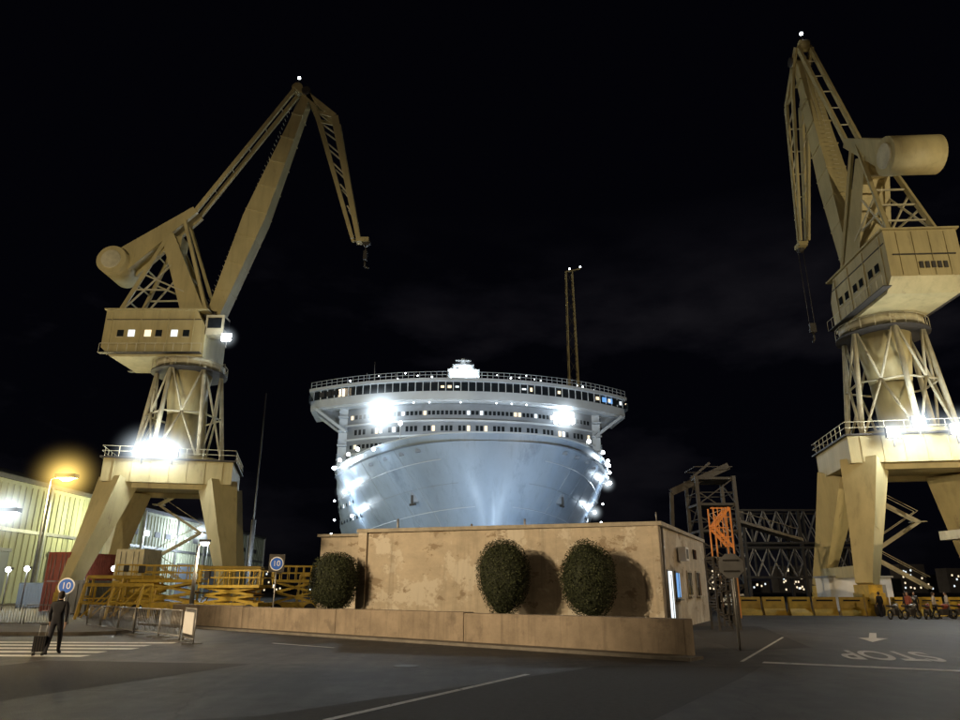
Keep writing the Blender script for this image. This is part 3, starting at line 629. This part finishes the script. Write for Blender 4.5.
# ------------------------------------------------------------------ stop sign (seen from the back)
o=MB('stop_sign'); x,y=8.4,24.4; o.cyl((x,y,0),(x,y,2.9),.045,'steel',n=10)
n1=V((-.33,-.94,0)); aa=V((.94,-.33,0)); vs=[]
for dd in(.05,.075):
    for i in range(8):
        t=math.pi/8+i*math.pi/4; p=V((x,y,2.62))+n1*dd+aa*.42*math.cos(t)+V((0,0,.42*math.sin(t))); vs.append(p)
o.add(vs,[tuple(range(8)),tuple(range(15,7,-1))]+[(i,i+8,(i+1)%8+8,(i+1)%8) for i in range(8)],'steel')
for z in(2.45,2.8): c=V((x,y,z))+n1*.09; o.box(c,(.5,.03,.05),'dark',math.atan2(aa.y,aa.x))
o.build()
# ------------------------------------------------------------------ crowd barriers
def barrier(a,b,hh=1.1,name='crowd_barrier',board=False):
    a=V((a[0],a[1],0));b=V((b[0],b[1],0)); o=MB(name); d=(b-a).normalized(); n=V((-d.y,d.x,0)); z=V((0,0,1))
    o.cyl(a+z*.02,a+z*hh,.028,'steel',n=6);o.cyl(b+z*.02,b+z*hh,.028,'steel',n=6);o.cyl(a+z*hh,b+z*hh,.028,'steel',n=6);o.cyl(a+z*.18,b+z*.18,.022,'steel',n=6)
    for i in range(1,16): p=a.lerp(b,i/16); o.cyl(p+z*.18,p+z*hh,.012,'steel',n=5)
    for p in(a.lerp(b,.12),a.lerp(b,.88)): o.beam(p-n*.35+z*.03,p+n*.35+z*.03,.05,.04,'steel')
    if board: c=a.lerp(b,.5)-n*.05*(1 if n.y>0 else -1); o.box((c.x,c.y,.7),((b-a).length*.9,.03,.75),'white',math.atan2(d.y,d.x))
    o.build()
ba=V((-20.5,38.8,0));bb=V((-11.4,28.8,0)); 
for i in range(5):
    p=ba.lerp(bb,i/5);q_=ba.lerp(bb,(i+.93)/5); barrier((p.x+R.uniform(-.1,.1),p.y),(q_.x,q_.y+R.uniform(-.2,.2)))
barrier((-11.3,28.6),(-10.2,26.8),1.2,board=True)
for i in range(7): barrier((-40+i*2.6,40.5-i*.1),(-40+i*2.6+2.45,40.4-i*.1))
# ------------------------------------------------------------------ yard clutter left
def container(x,y,z,rz,k,ln=6.06):
    o=MB('shipping_container'); o.box((0,0,1.3),(ln,2.36,2.5),k)
    for i in range(int(ln/.3)):
        for sg in(-1,1): o.box((-ln/2+.2+i*.3,sg*1.2,1.3),(.14,.05,2.3),k)
    for a in(-1,1):
        for b_ in(-1,1): o.box((a*(ln/2-.05),b_*1.17,1.3),(.16,.16,2.6),k)
        for j in(-.8,-.35,.35,.8): o.cyl((a*(ln/2+.04),j,.2),(a*(ln/2+.04),j,2.4),.025,'steel',n=6)
    o.box((0,0,2.58),(ln,2.44,.08),k); o.build(loc=(x,y,z),rz=rz)
container(-38.6,71,0,1.3,'red'); container(-38.6,71,2.63,1.3,'red'); container(-47.5,82,0,.2,'ships'); container(-33.2,62,0,1.45,'ships',3); container(-30.3,64.6,0,1.5,'yell',3); container(-30.3,64.6,2.63,1.5,'cream',3)
def lift(x,y,rz,zp,wd=4.6,k='yell',legs=2):
    o=MB('scissor_lift'); o.box((0,0,.75),(wd,2.0,.5),k)
    for a in(-1,1):
        for b_ in(-1,1): o.cyl((a*wd*.36,b_*.8,.45),(a*wd*.36,b_*1.15,.45),.45,'black',n=16)
    st=max(1,legs); hh=(zp-1.0)/st
    for i in range(st):
        z0=1.0+i*hh
        for b_ in(-.85,.85): o.beam((-wd*.4,b_,z0),(wd*.4,b_,z0+hh),.1,.16,k); o.beam((wd*.4,b_,z0),(-wd*.4,b_,z0+hh),.1,.16,k)
        for a in(-1,1): o.cyl((a*wd*.4,-.9,z0+hh),(a*wd*.4,.9,z0+hh),.07,'dark',n=6)
    o.box((0,0,zp+.1),(wd,2.2,.2),k)
    for z in(zp+.7,zp+1.2):
        for b_ in(-1.08,1.08): o.beam((-wd/2,b_,z),(wd/2,b_,z),.06,.06,k)
        for a in(-1,1): o.beam((a*wd/2,-1.08,z),(a*wd/2,1.08,z),.06,.06,k)
    n=6
    for i in range(n+1):
        for b_ in(-1.08,1.08): o.beam((-wd/2+wd*i/n,b_,zp+.2),(-wd/2+wd*i/n,b_,zp+1.2),.06,.06,k)
    o.box((-wd*.35,-1.2,zp+.9),(.4,.25,.5),'dark'); o.build(loc=(x,y,0),rz=rz)
lift(-23.2,55,.1,2.4,5); lift(-17.6,53,-.15,2.0,4.6); lift(-27.5,60,.5,2.6,4.2); lift(-14.2,56.5,.2,2.4,3.4)
def trestle(x,y,rz,wd,hh,k='yell'):
    o=MB('steel_trestle')
    for a in(-1,0,1):
        for b_ in(-1,1): o.beam((a*wd/2-.2,b_*1.0,0),(a*wd/2,b_*.7,hh),.14,.14,k)
        o.beam((a*wd/2,-.7,hh),(a*wd/2,.7,hh),.14,.14,k); o.beam((a*wd/2-.1,-.85,hh*.5),(a*wd/2-.1,.85,hh*.5),.1,.1,k)
    for b_ in(-.7,.7):
        o.beam((-wd/2,b_,hh),(wd/2,b_,hh),.18,.22,k); o.beam((-wd/2-.1,b_*1.2,hh*.45),(wd/2-.1,b_*1.2,hh*.45),.1,.1,k)
        o.beam((-wd/2,b_,.1),(0,b_,hh),.08,.08,k); o.beam((0,b_,.1),(wd/2,b_,hh),.08,.08,k)
    o.build(loc=(x,y,0),rz=rz)
for x,y,rz,wd,hh in [(-27,56,.2,5,2.8),(-25,51,.0,4,2.2),(-20.5,60,.1,5,3.6),(-12,60,0,5,3.0)]: trestle(x,y,rz,wd,hh)
slamp('street_lamp',-18.5,47.5,4.6,.4,'lamps',700,(1,.80,.5),0,.6)
def vehicle(name,x,y,rz,kind='car',k='carp',lights=True):
    o=MB(name)
    if kind=='car': prof=[(-2.1,.35),(-2.15,.85),(-1.8,1.0),(-1.35,1.05),(-.7,1.45),(.7,1.47),(1.35,1.0),(2.0,.85),(2.15,.6),(2.1,.35)]; wv=.86;wr=.32;ax=1.3
    elif kind=='van': prof=[(-2.6,.4),(-2.65,1.9),(-2.5,2.2),(1.2,2.2),(1.9,1.25),(2.6,1.05),(2.7,.7),(2.65,.4)]; wv=.95;wr=.36;ax=1.75
    else: prof=[(-6,.5),(-6,3.1),(-5.8,3.3),(5.7,3.3),(5.95,3.0),(6,.5)]; wv=1.25;wr=.5;ax=3.6
    k_=len(prof); vs=[(a,-wv,b) for a,b in prof]+[(a,wv,b) for a,b in prof]
    vs=[(a,y_*(.86 if (b>1.2 and kind!='bus') else 1),b) for a,y_,b in vs]
    o.add(vs,[tuple(range(k_)),tuple(range(2*k_-1,k_-1,-1))]+[(i,i+k_,(i+1)%k_+k_,(i+1)%k_) for i in range(k_)],k)
    for sg in(-1,1):
        for a in(-ax,ax): o.cyl((a,sg*(wv-.2),wr),(a,sg*(wv+.02),wr),wr,'black',n=18); o.cyl((a,sg*(wv+.02),wr),(a,sg*(wv+.03),wr),wr*.55,'steel',n=12)
        if kind=='car':
            o.add([(-1.1,sg*.855,1.08),(1.15,sg*.86,1.05),(.65,sg*.76,1.38),(-.65,sg*.76,1.38)],[(0,1,2,3)],'glass')
        elif kind=='van': o.add([(.2,sg*.9,1.3),(1.6,sg*.9,1.3),(1.15,sg*.84,1.95),(.2,sg*.84,1.95)],[(0,1,2,3)],'glass')
        else:
            for i in range(7): o.box((-5+i*1.65,sg*1.26,2.3),(1.45,.04,1.1),'winc' if i%3 else 'glass')
        o.box((prof[-1][0]+.02,sg*(wv-.25),.72),(.08,.3,.16),'lamps' if lights else 'steel'); o.box((prof[0][0]-.02,sg*(wv-.2),.8),(.06,.2,.25),'red')
    if kind=='car': o.add([(.75,-.7,1.42),(1.32,-.78,1.05),(1.32,.78,1.05),(.75,.7,1.42)],[(0,1,2,3)],'glass')
    elif kind=='van': o.add([(1.27,-.78,2.12),(1.91,-.84,1.28),(1.91,.84,1.28),(1.27,.78,2.12)],[(0,1,2,3)],'glass')
    else: o.box((6.0,0,2.2),(.06,2.2,1.5),'winc')
    o.build(loc=(x,y,0),rz=rz,bevel=.04)
vehicle('bus',-50,66,-.15,'bus','white'); vehicle('parked_van',-46,58,-1.2,'van','white'); vehicle('parked_car',-38,57,-1.0); vehicle('parked_car',-41.5,60,-1.1,k='ships')
vehicle('parked_van',43,62,2.9,'van','carp',False); vehicle('parked_car',38,56,3.0,lights=False); vehicle('parked_car',27,78,-1.5,k='white',lights=False)
for i in range(8):
    x=-55+i*2.9+R.uniform(-.5,.5); y=73-i*.6; o=MB('bollard_light'); zz=3.4+R.uniform(-.2,.5); o.cyl((x,y,0),(x,y,zz),.06,'steel',n=8); o.box((x,y,zz+.1),(.7,.3,.2),'dark'); o.sph((x,y-.1,zz),.27,'lamps',8); o.build()
# ------------------------------------------------------------------ right: stair tower, gangway, trusses, barriers
o=MB('gangway_tower'); X,Y=20.2,62
for a,b_ in((-1.6,-1.6),(1.6,-1.6),(1.6,1.6),(-1.6,1.6)): o.beam((X+a,Y+b_,0),(X+a,Y+b_,11.2),.28,.28,'dark')
for i in range(5):
    z=2.2*(i+1); 
    for a,b_,c,e_ in((-1.6,-1.6,1.6,-1.6),(1.6,-1.6,1.6,1.6),(1.6,1.6,-1.6,1.6),(-1.6,1.6,-1.6,-1.6)):
        o.beam((X+a,Y+b_,z),(X+c,Y+e_,z),.16,.2,'dark'); o.beam((X+a,Y+b_,z-2.2),(X+c,Y+e_,z),.09,.09,'dark'); o.beam((X+a,Y+b_,z+1),(X+c,Y+e_,z+1),.06,.06,'dark')
    o.box((X,Y,z),(3.2,3.2,.1),'dark')
o.beam((X-3.4,Y,10.0),(X+1.8,Y,12.3),.5,.6,'dark'); o.beam((X-3.4,Y,10.0),(X-3.6,Y,6.2),.3,.3,'dark'); o.beam((X-1.6,Y,11.2),(X+.2,Y,12.6),.2,.2,'dark')
o.beam((X+1.6,Y,7.6),(X+9,Y+4,6.2),1.0,.25,'dark'); o.beam((X+1.6,Y,8.6),(X+9,Y+4,7.2),.08,.08,'dark')
for i in range(8): f_=i/7; o.beam((X+1.6+7.4*f_,Y+4*f_,7.6-1.4*f_),(X+1.6+7.4*f_,Y+4*f_,8.6-1.4*f_),.07,.07,'dark')
o.build()
def stair(name,X,Y,w_,z0,z1,k,n=3,rail='steel'):
    o=MB(name); 
    for a in(-1,1):
        for b_ in(-1,1): o.beam((X+a*w_/2,Y+b_*.6,0),(X+a*w_/2,Y+b_*.6,z1),.09,.09,k)
    hh=(z1-z0)/n
    for i in range(n):
        za=z0+i*hh; s1,s2=(-1,1) if i%2 else (1,-1)
        for b_ in(-.5,.5): o.beam((X+s1*w_/2,Y+b_,za),(X+s2*w_/2,Y+b_,za+hh),.06,.2,k); o.beam((X+s1*w_/2,Y+b_,za+1),(X+s2*w_/2,Y+b_,za+hh+1) if i<n-1 else (X+s2*w_/2,Y+b_,za+hh),.05,.05,rail)
        for j in range(8): f_=(j+.5)/8; o.box((X+(s1+(s2-s1)*f_)*w_/2,Y,za+hh*f_),(.25,1.0,.04),k)
        o.box((X,Y,za+hh),(w_,.1,.08),k)
        for j in range(5): o.beam((X-w_/2+w_*j/4,Y-.62,za),(X-w_/2+w_*j/4,Y-.62,za+hh),.05,.05,k)
        o.beam((X-w_/2,Y-.62,za+hh*.5),(X+w_/2,Y-.62,za+hh*.5),.05,.05,k)
    o.build()
stair('orange_stair_tower',17.6,52.5,1.2,4.8,7.6,'orange',2); stair('access_stair',12.0,36.5,1.0,.2,3.4,'dark',3)
o=MB('steel_truss')
for lv,(z0,z1) in enumerate(((4,9),(9.8,15.5))):
    for yy in(128,134):
        for i in range(10):
            x=46+i*2.4
            o.beam((x,yy,z0),(x,yy,z1),.22,.22,'dark')
            if i<9: o.beam((x,yy,z0),(x+2.4,yy,z1),.14,.14,'steel'); o.beam((x+2.4,yy,z0),(x,yy,z1),.14,.14,'steel')
        o.beam((46,yy,z0),(67.6,yy,z0),.35,.35,'dark'); o.beam((46,yy,z1),(67.6,yy,z1),.35,.35,'dark')
for x in(47,57,67): 
    for yy in(128,134): o.beam((x,yy,0),(x,yy,15.5),.5,.5,'dark')
o.build()
for i in range(11):
    o=MB('safety_barrier'); pr=[(-.38,0),(.38,0),(.3,.2),(.14,.5),(.1,1.35),(-.1,1.35),(-.14,.5),(-.3,.2)]; ln=1.7
    vs=[(-ln/2,a,b) for a,b in pr]+[(ln/2,a,b) for a,b in pr]
    o.add(vs,[tuple(range(8)),tuple(range(15,7,-1))]+[(j,(j+1)%8,(j+1)%8+8,j+8) for j in range(8)],'yell'); o.box((0,0,1.1),(1.2,.24,.12),'black'); o.build(loc=(21.0+i*1.85,58-i*.3+R.uniform(-.3,.3),0),rz=R.uniform(-.25,.1))
o=MB('gangway'); o.beam((38,58,6.1),(54,60,6.1),2.6,.7,'cream'); o.beam((41,57,11),(52,57,4),.5,.5,'cream')
for i in range(9): o.beam((41+i*1.2,57,11-i*.77),(42+i*1.2,57,12-i*.77),.08,.08,'cream')
for x in(40,46,52): o.beam((x,59,0),(x,59,6),.5,.5,'cream')
o.build()
o=MB('site_cabin'); o.box((33.5,66,1.5),(5.5,2.6,2.8),'white'); o.box((33.5,64.66,1.7),(1.2,.08,.9),'glass'); o.box((35.2,64.66,1.3),(.9,.08,2.0),'steel'); o.box((33.5,66,2.98),(5.8,2.9,.14),'steel'); o.build()
# ------------------------------------------------------------------ people
def human(name,loc,rz,pose='walk',top='cloth',bot='cloth2',H=1.72):
    root=empty(name,loc,rz); k=H/1.75
    J={'pel':(0,0,.95,.15),'wst':(0,.01,1.10,.135),'chs':(0,0,1.32,.165),'nck0':(0,-.005,1.46,.085),'nck':(0,.01,1.52,.055),'hd':(0,.015,1.575,.055)}
    st=.2 if pose=='walk' else .03
    for s_,sg in(('L',-1),('R',1)):
        f_=sg*st
        J['hip'+s_]=(sg*.09,0,.90,.10); J['kn'+s_]=(sg*.10,f_*.55+.03,.50,.072); J['an'+s_]=(sg*.10,f_*1.0-(.02 if f_>0 else .06),.10,.05); J['to'+s_]=(sg*.12,f_*1.0+.13-(0 if f_>0 else .03),.045,.042)
        J['sh'+s_]=(sg*.185,0,1.42,.075); J['el'+s_]=(sg*.25,-f_*.35-.02,1.14,.055); J['wr'+s_]=(sg*.26,-f_*.8+.07,.90,.034); J['ha'+s_]=(sg*.258,-f_*.9+.09,.83,.036)
    E=[('pel','wst'),('wst','chs'),('chs','nck0'),('nck0','nck'),('nck','hd')]
    for s_ in'LR': E+=[('pel','hip'+s_),('hip'+s_,'kn'+s_),('kn'+s_,'an'+s_),('an'+s_,'to'+s_),('chs','sh'+s_),('sh'+s_,'el'+s_),('el'+s_,'wr'+s_),('wr'+s_,'ha'+s_)]
    def skin(nm,J,E,rootk,lv,matf):
        names=list(J); me=bpy.data.meshes.new(nm); me.from_pydata([V(J[n][:3])*k for n in names],[(names.index(a),names.index(b)) for a,b in E],[])
        o=bpy.data.objects.new(nm,me); bpy.context.collection.objects.link(o)
        m=o.modifiers.new('s','SKIN'); m.use_smooth_shade=True
        for i,n in enumerate(names): me.skin_vertices[0].data[i].radius=(J[n][3]*k,)*2; me.skin_vertices[0].data[i].use_root=(n==rootk)
        o.modifiers.new('u','SUBSURF').levels=lv
        bpy.context.view_layer.update(); m2=bpy.data.meshes.new_from_object(o.evaluated_get(bpy.context.evaluated_depsgraph_get())); bpy.data.objects.remove(o)
        m2.materials.clear(); ks=[top,bot,'skin','black','hair']
        for q_ in ks: m2.materials.append(M[q_])
        for p in m2.polygons: p.material_index=matf(p.center/k); p.use_smooth=True
        o=bpy.data.objects.new(nm,m2); bpy.context.collection.objects.link(o); o.parent=root
    def mf(c):
        if c.z<.085: return 3
        if abs(c.x)>.2 and c.z<.91: return 2
        if c.z>1.53: return 2
        return 1 if c.z<.93 else 0
    skin('body',J,E,'pel',2,mf)
    for s_,sg in(('L',-1),('R',1)):
        hx,hy,hz,_=J['ha'+s_]; Jh={'w':(hx,hy,hz+.03,.026),'p':(hx,hy+.005,hz-.03,.024)}; Eh=[('w','p')]
        for i,(dy,ln) in enumerate(((-.030,.055),(-.010,.075),(.010,.08),(.028,.07))):
            a=f'f{i}a';b_=f'f{i}b';c=f'f{i}c'; Jh[a]=(hx,hy+dy,hz-.05,.0095); Jh[b_]=(hx-sg*.006,hy+dy,hz-.05-ln*.55,.009); Jh[c]=(hx-sg*.022,hy+dy+.004,hz-.05-ln,.0075); Eh+=[('p',a),(a,b_),(b_,c)]
        Jh['t1']=(hx-sg*.01,hy+.04,hz-.02,.011); Jh['t2']=(hx-sg*.02,hy+.058,hz-.055,.009); Eh+=[('w','t1'),('t1','t2')]
        skin('hand',Jh,Eh,'w',1,lambda c:2)
    hd=MB('head'); c=V((0,.025,1.645))*k; hd.sph(c,.1*k,'skin',18,(.76,.95,1.2)); hd.sph(c+V((0,.03,-.06))*k,.06*k,'skin',12,(.9,.95,.9))
    hd.cyl(c+V((0,.085,.015))*k,c+V((0,.118,-.02))*k,.008*k,'skin',.014*k,8)
    for sg in(-1,1): hd.sph(c+V((sg*.078,-.005,-.005))*k,.03*k,'skin',8,(.35,.6,1)); hd.sph(c+V((sg*.03,.083,.012))*k,.011*k,'hair',8)
    hd.box(c+V((0,.092,-.05))*k,(.04*k,.012*k,.008*k),'red')
    hd.sph(c+V((0,-.022,.015))*k,.108*k,'hair',18,(.82,.93,1.18)); hd.build(root)
    return root
human('walking_person',(-12.85,22.7,0),math.radians(12),'walk',H=1.8)
for x,y,rz,ps,tp in [(33.4,53,1.2,'stand','shirt'),(31.2,54,-1,'stand','cloth'),(29.5,51,2,'walk','red'),(30.2,52.5,.4,'stand','cloth'),(32.3,55,2.4,'stand','carp'),(31.0,50.6,-2,'walk','shirt'),(34.6,52,-.5,'stand','cloth'),(35.4,54,.9,'stand','red'),(28.6,53,.3,'stand','cloth')]:
    human('walking_person' if ps=='walk' else 'standing_person',(x,y,0),rz,ps,tp,'cloth2')
o=MB('wheeled_suitcase'); o.box((0,0,.33),(.32,.2,.44),'cloth'); 
for i in range(4): o.box((-.11+i*.07,-.105,.33),(.02,.015,.4),'dark')
for a in(-.12,.12):
    for b_ in(-.07,.07): o.cyl((a-.02,b_,.05),(a+.02,b_,.05),.05,'black',n=10)
for a in(-.09,.09): o.cyl((a,.1,.54),(a,.16,.86),.01,'steel',n=6)
o.cyl((-.11,.16,.86),(.11,.16,.86),.014,'black',n=6); o.build(loc=(-13.12,22.45,0),rz=.3,bevel=.02)
def bike(x,y,rz):
    o=MB('parked_motorbike'); kk=R.choice(('carp','steel','red'))
    for a in(-.65,.65):
        for i in range(16):
            t=2*math.pi*i/16;t2=2*math.pi*(i+1)/16; o.cyl((a+.27*math.cos(t),0,.31+.27*math.sin(t)),(a+.27*math.cos(t2),0,.31+.27*math.sin(t2)),.05,'black',n=6)
        o.cyl((a,-.06,.31),(a,.06,.31),.09,'steel',n=10)
    o.beam((.65,0,.31),(.4,0,1.0),.08,.1,'steel'); o.beam((.42,0,.9),(-.1,0,.5),.12,.16,kk); o.beam((-.65,0,.31),(0,0,.45),.1,.1,'dark')
    o.box((0,0,.45),(.5,.3,.4),'dark'); o.sph((.12,0,.82),.2,kk,12,(1.4,.8,.8)); o.beam((-.75,0,.86),(-.05,0,.8),.26,.1,'black'); o.cyl((.38,-.33,1.05),(.38,.33,1.05),.02,'black',n=6); o.sph((.52,0,.9),.08,'steel',8); o.cyl((-.1,0,.3),(-.15,.3,0),.015,'steel',n=5)
    o.build(loc=(x,y,0),rz=rz)
for i in range(7): bike(27.6+i*1.25,49.5+.25*i,.5+R.uniform(-.3,.3))
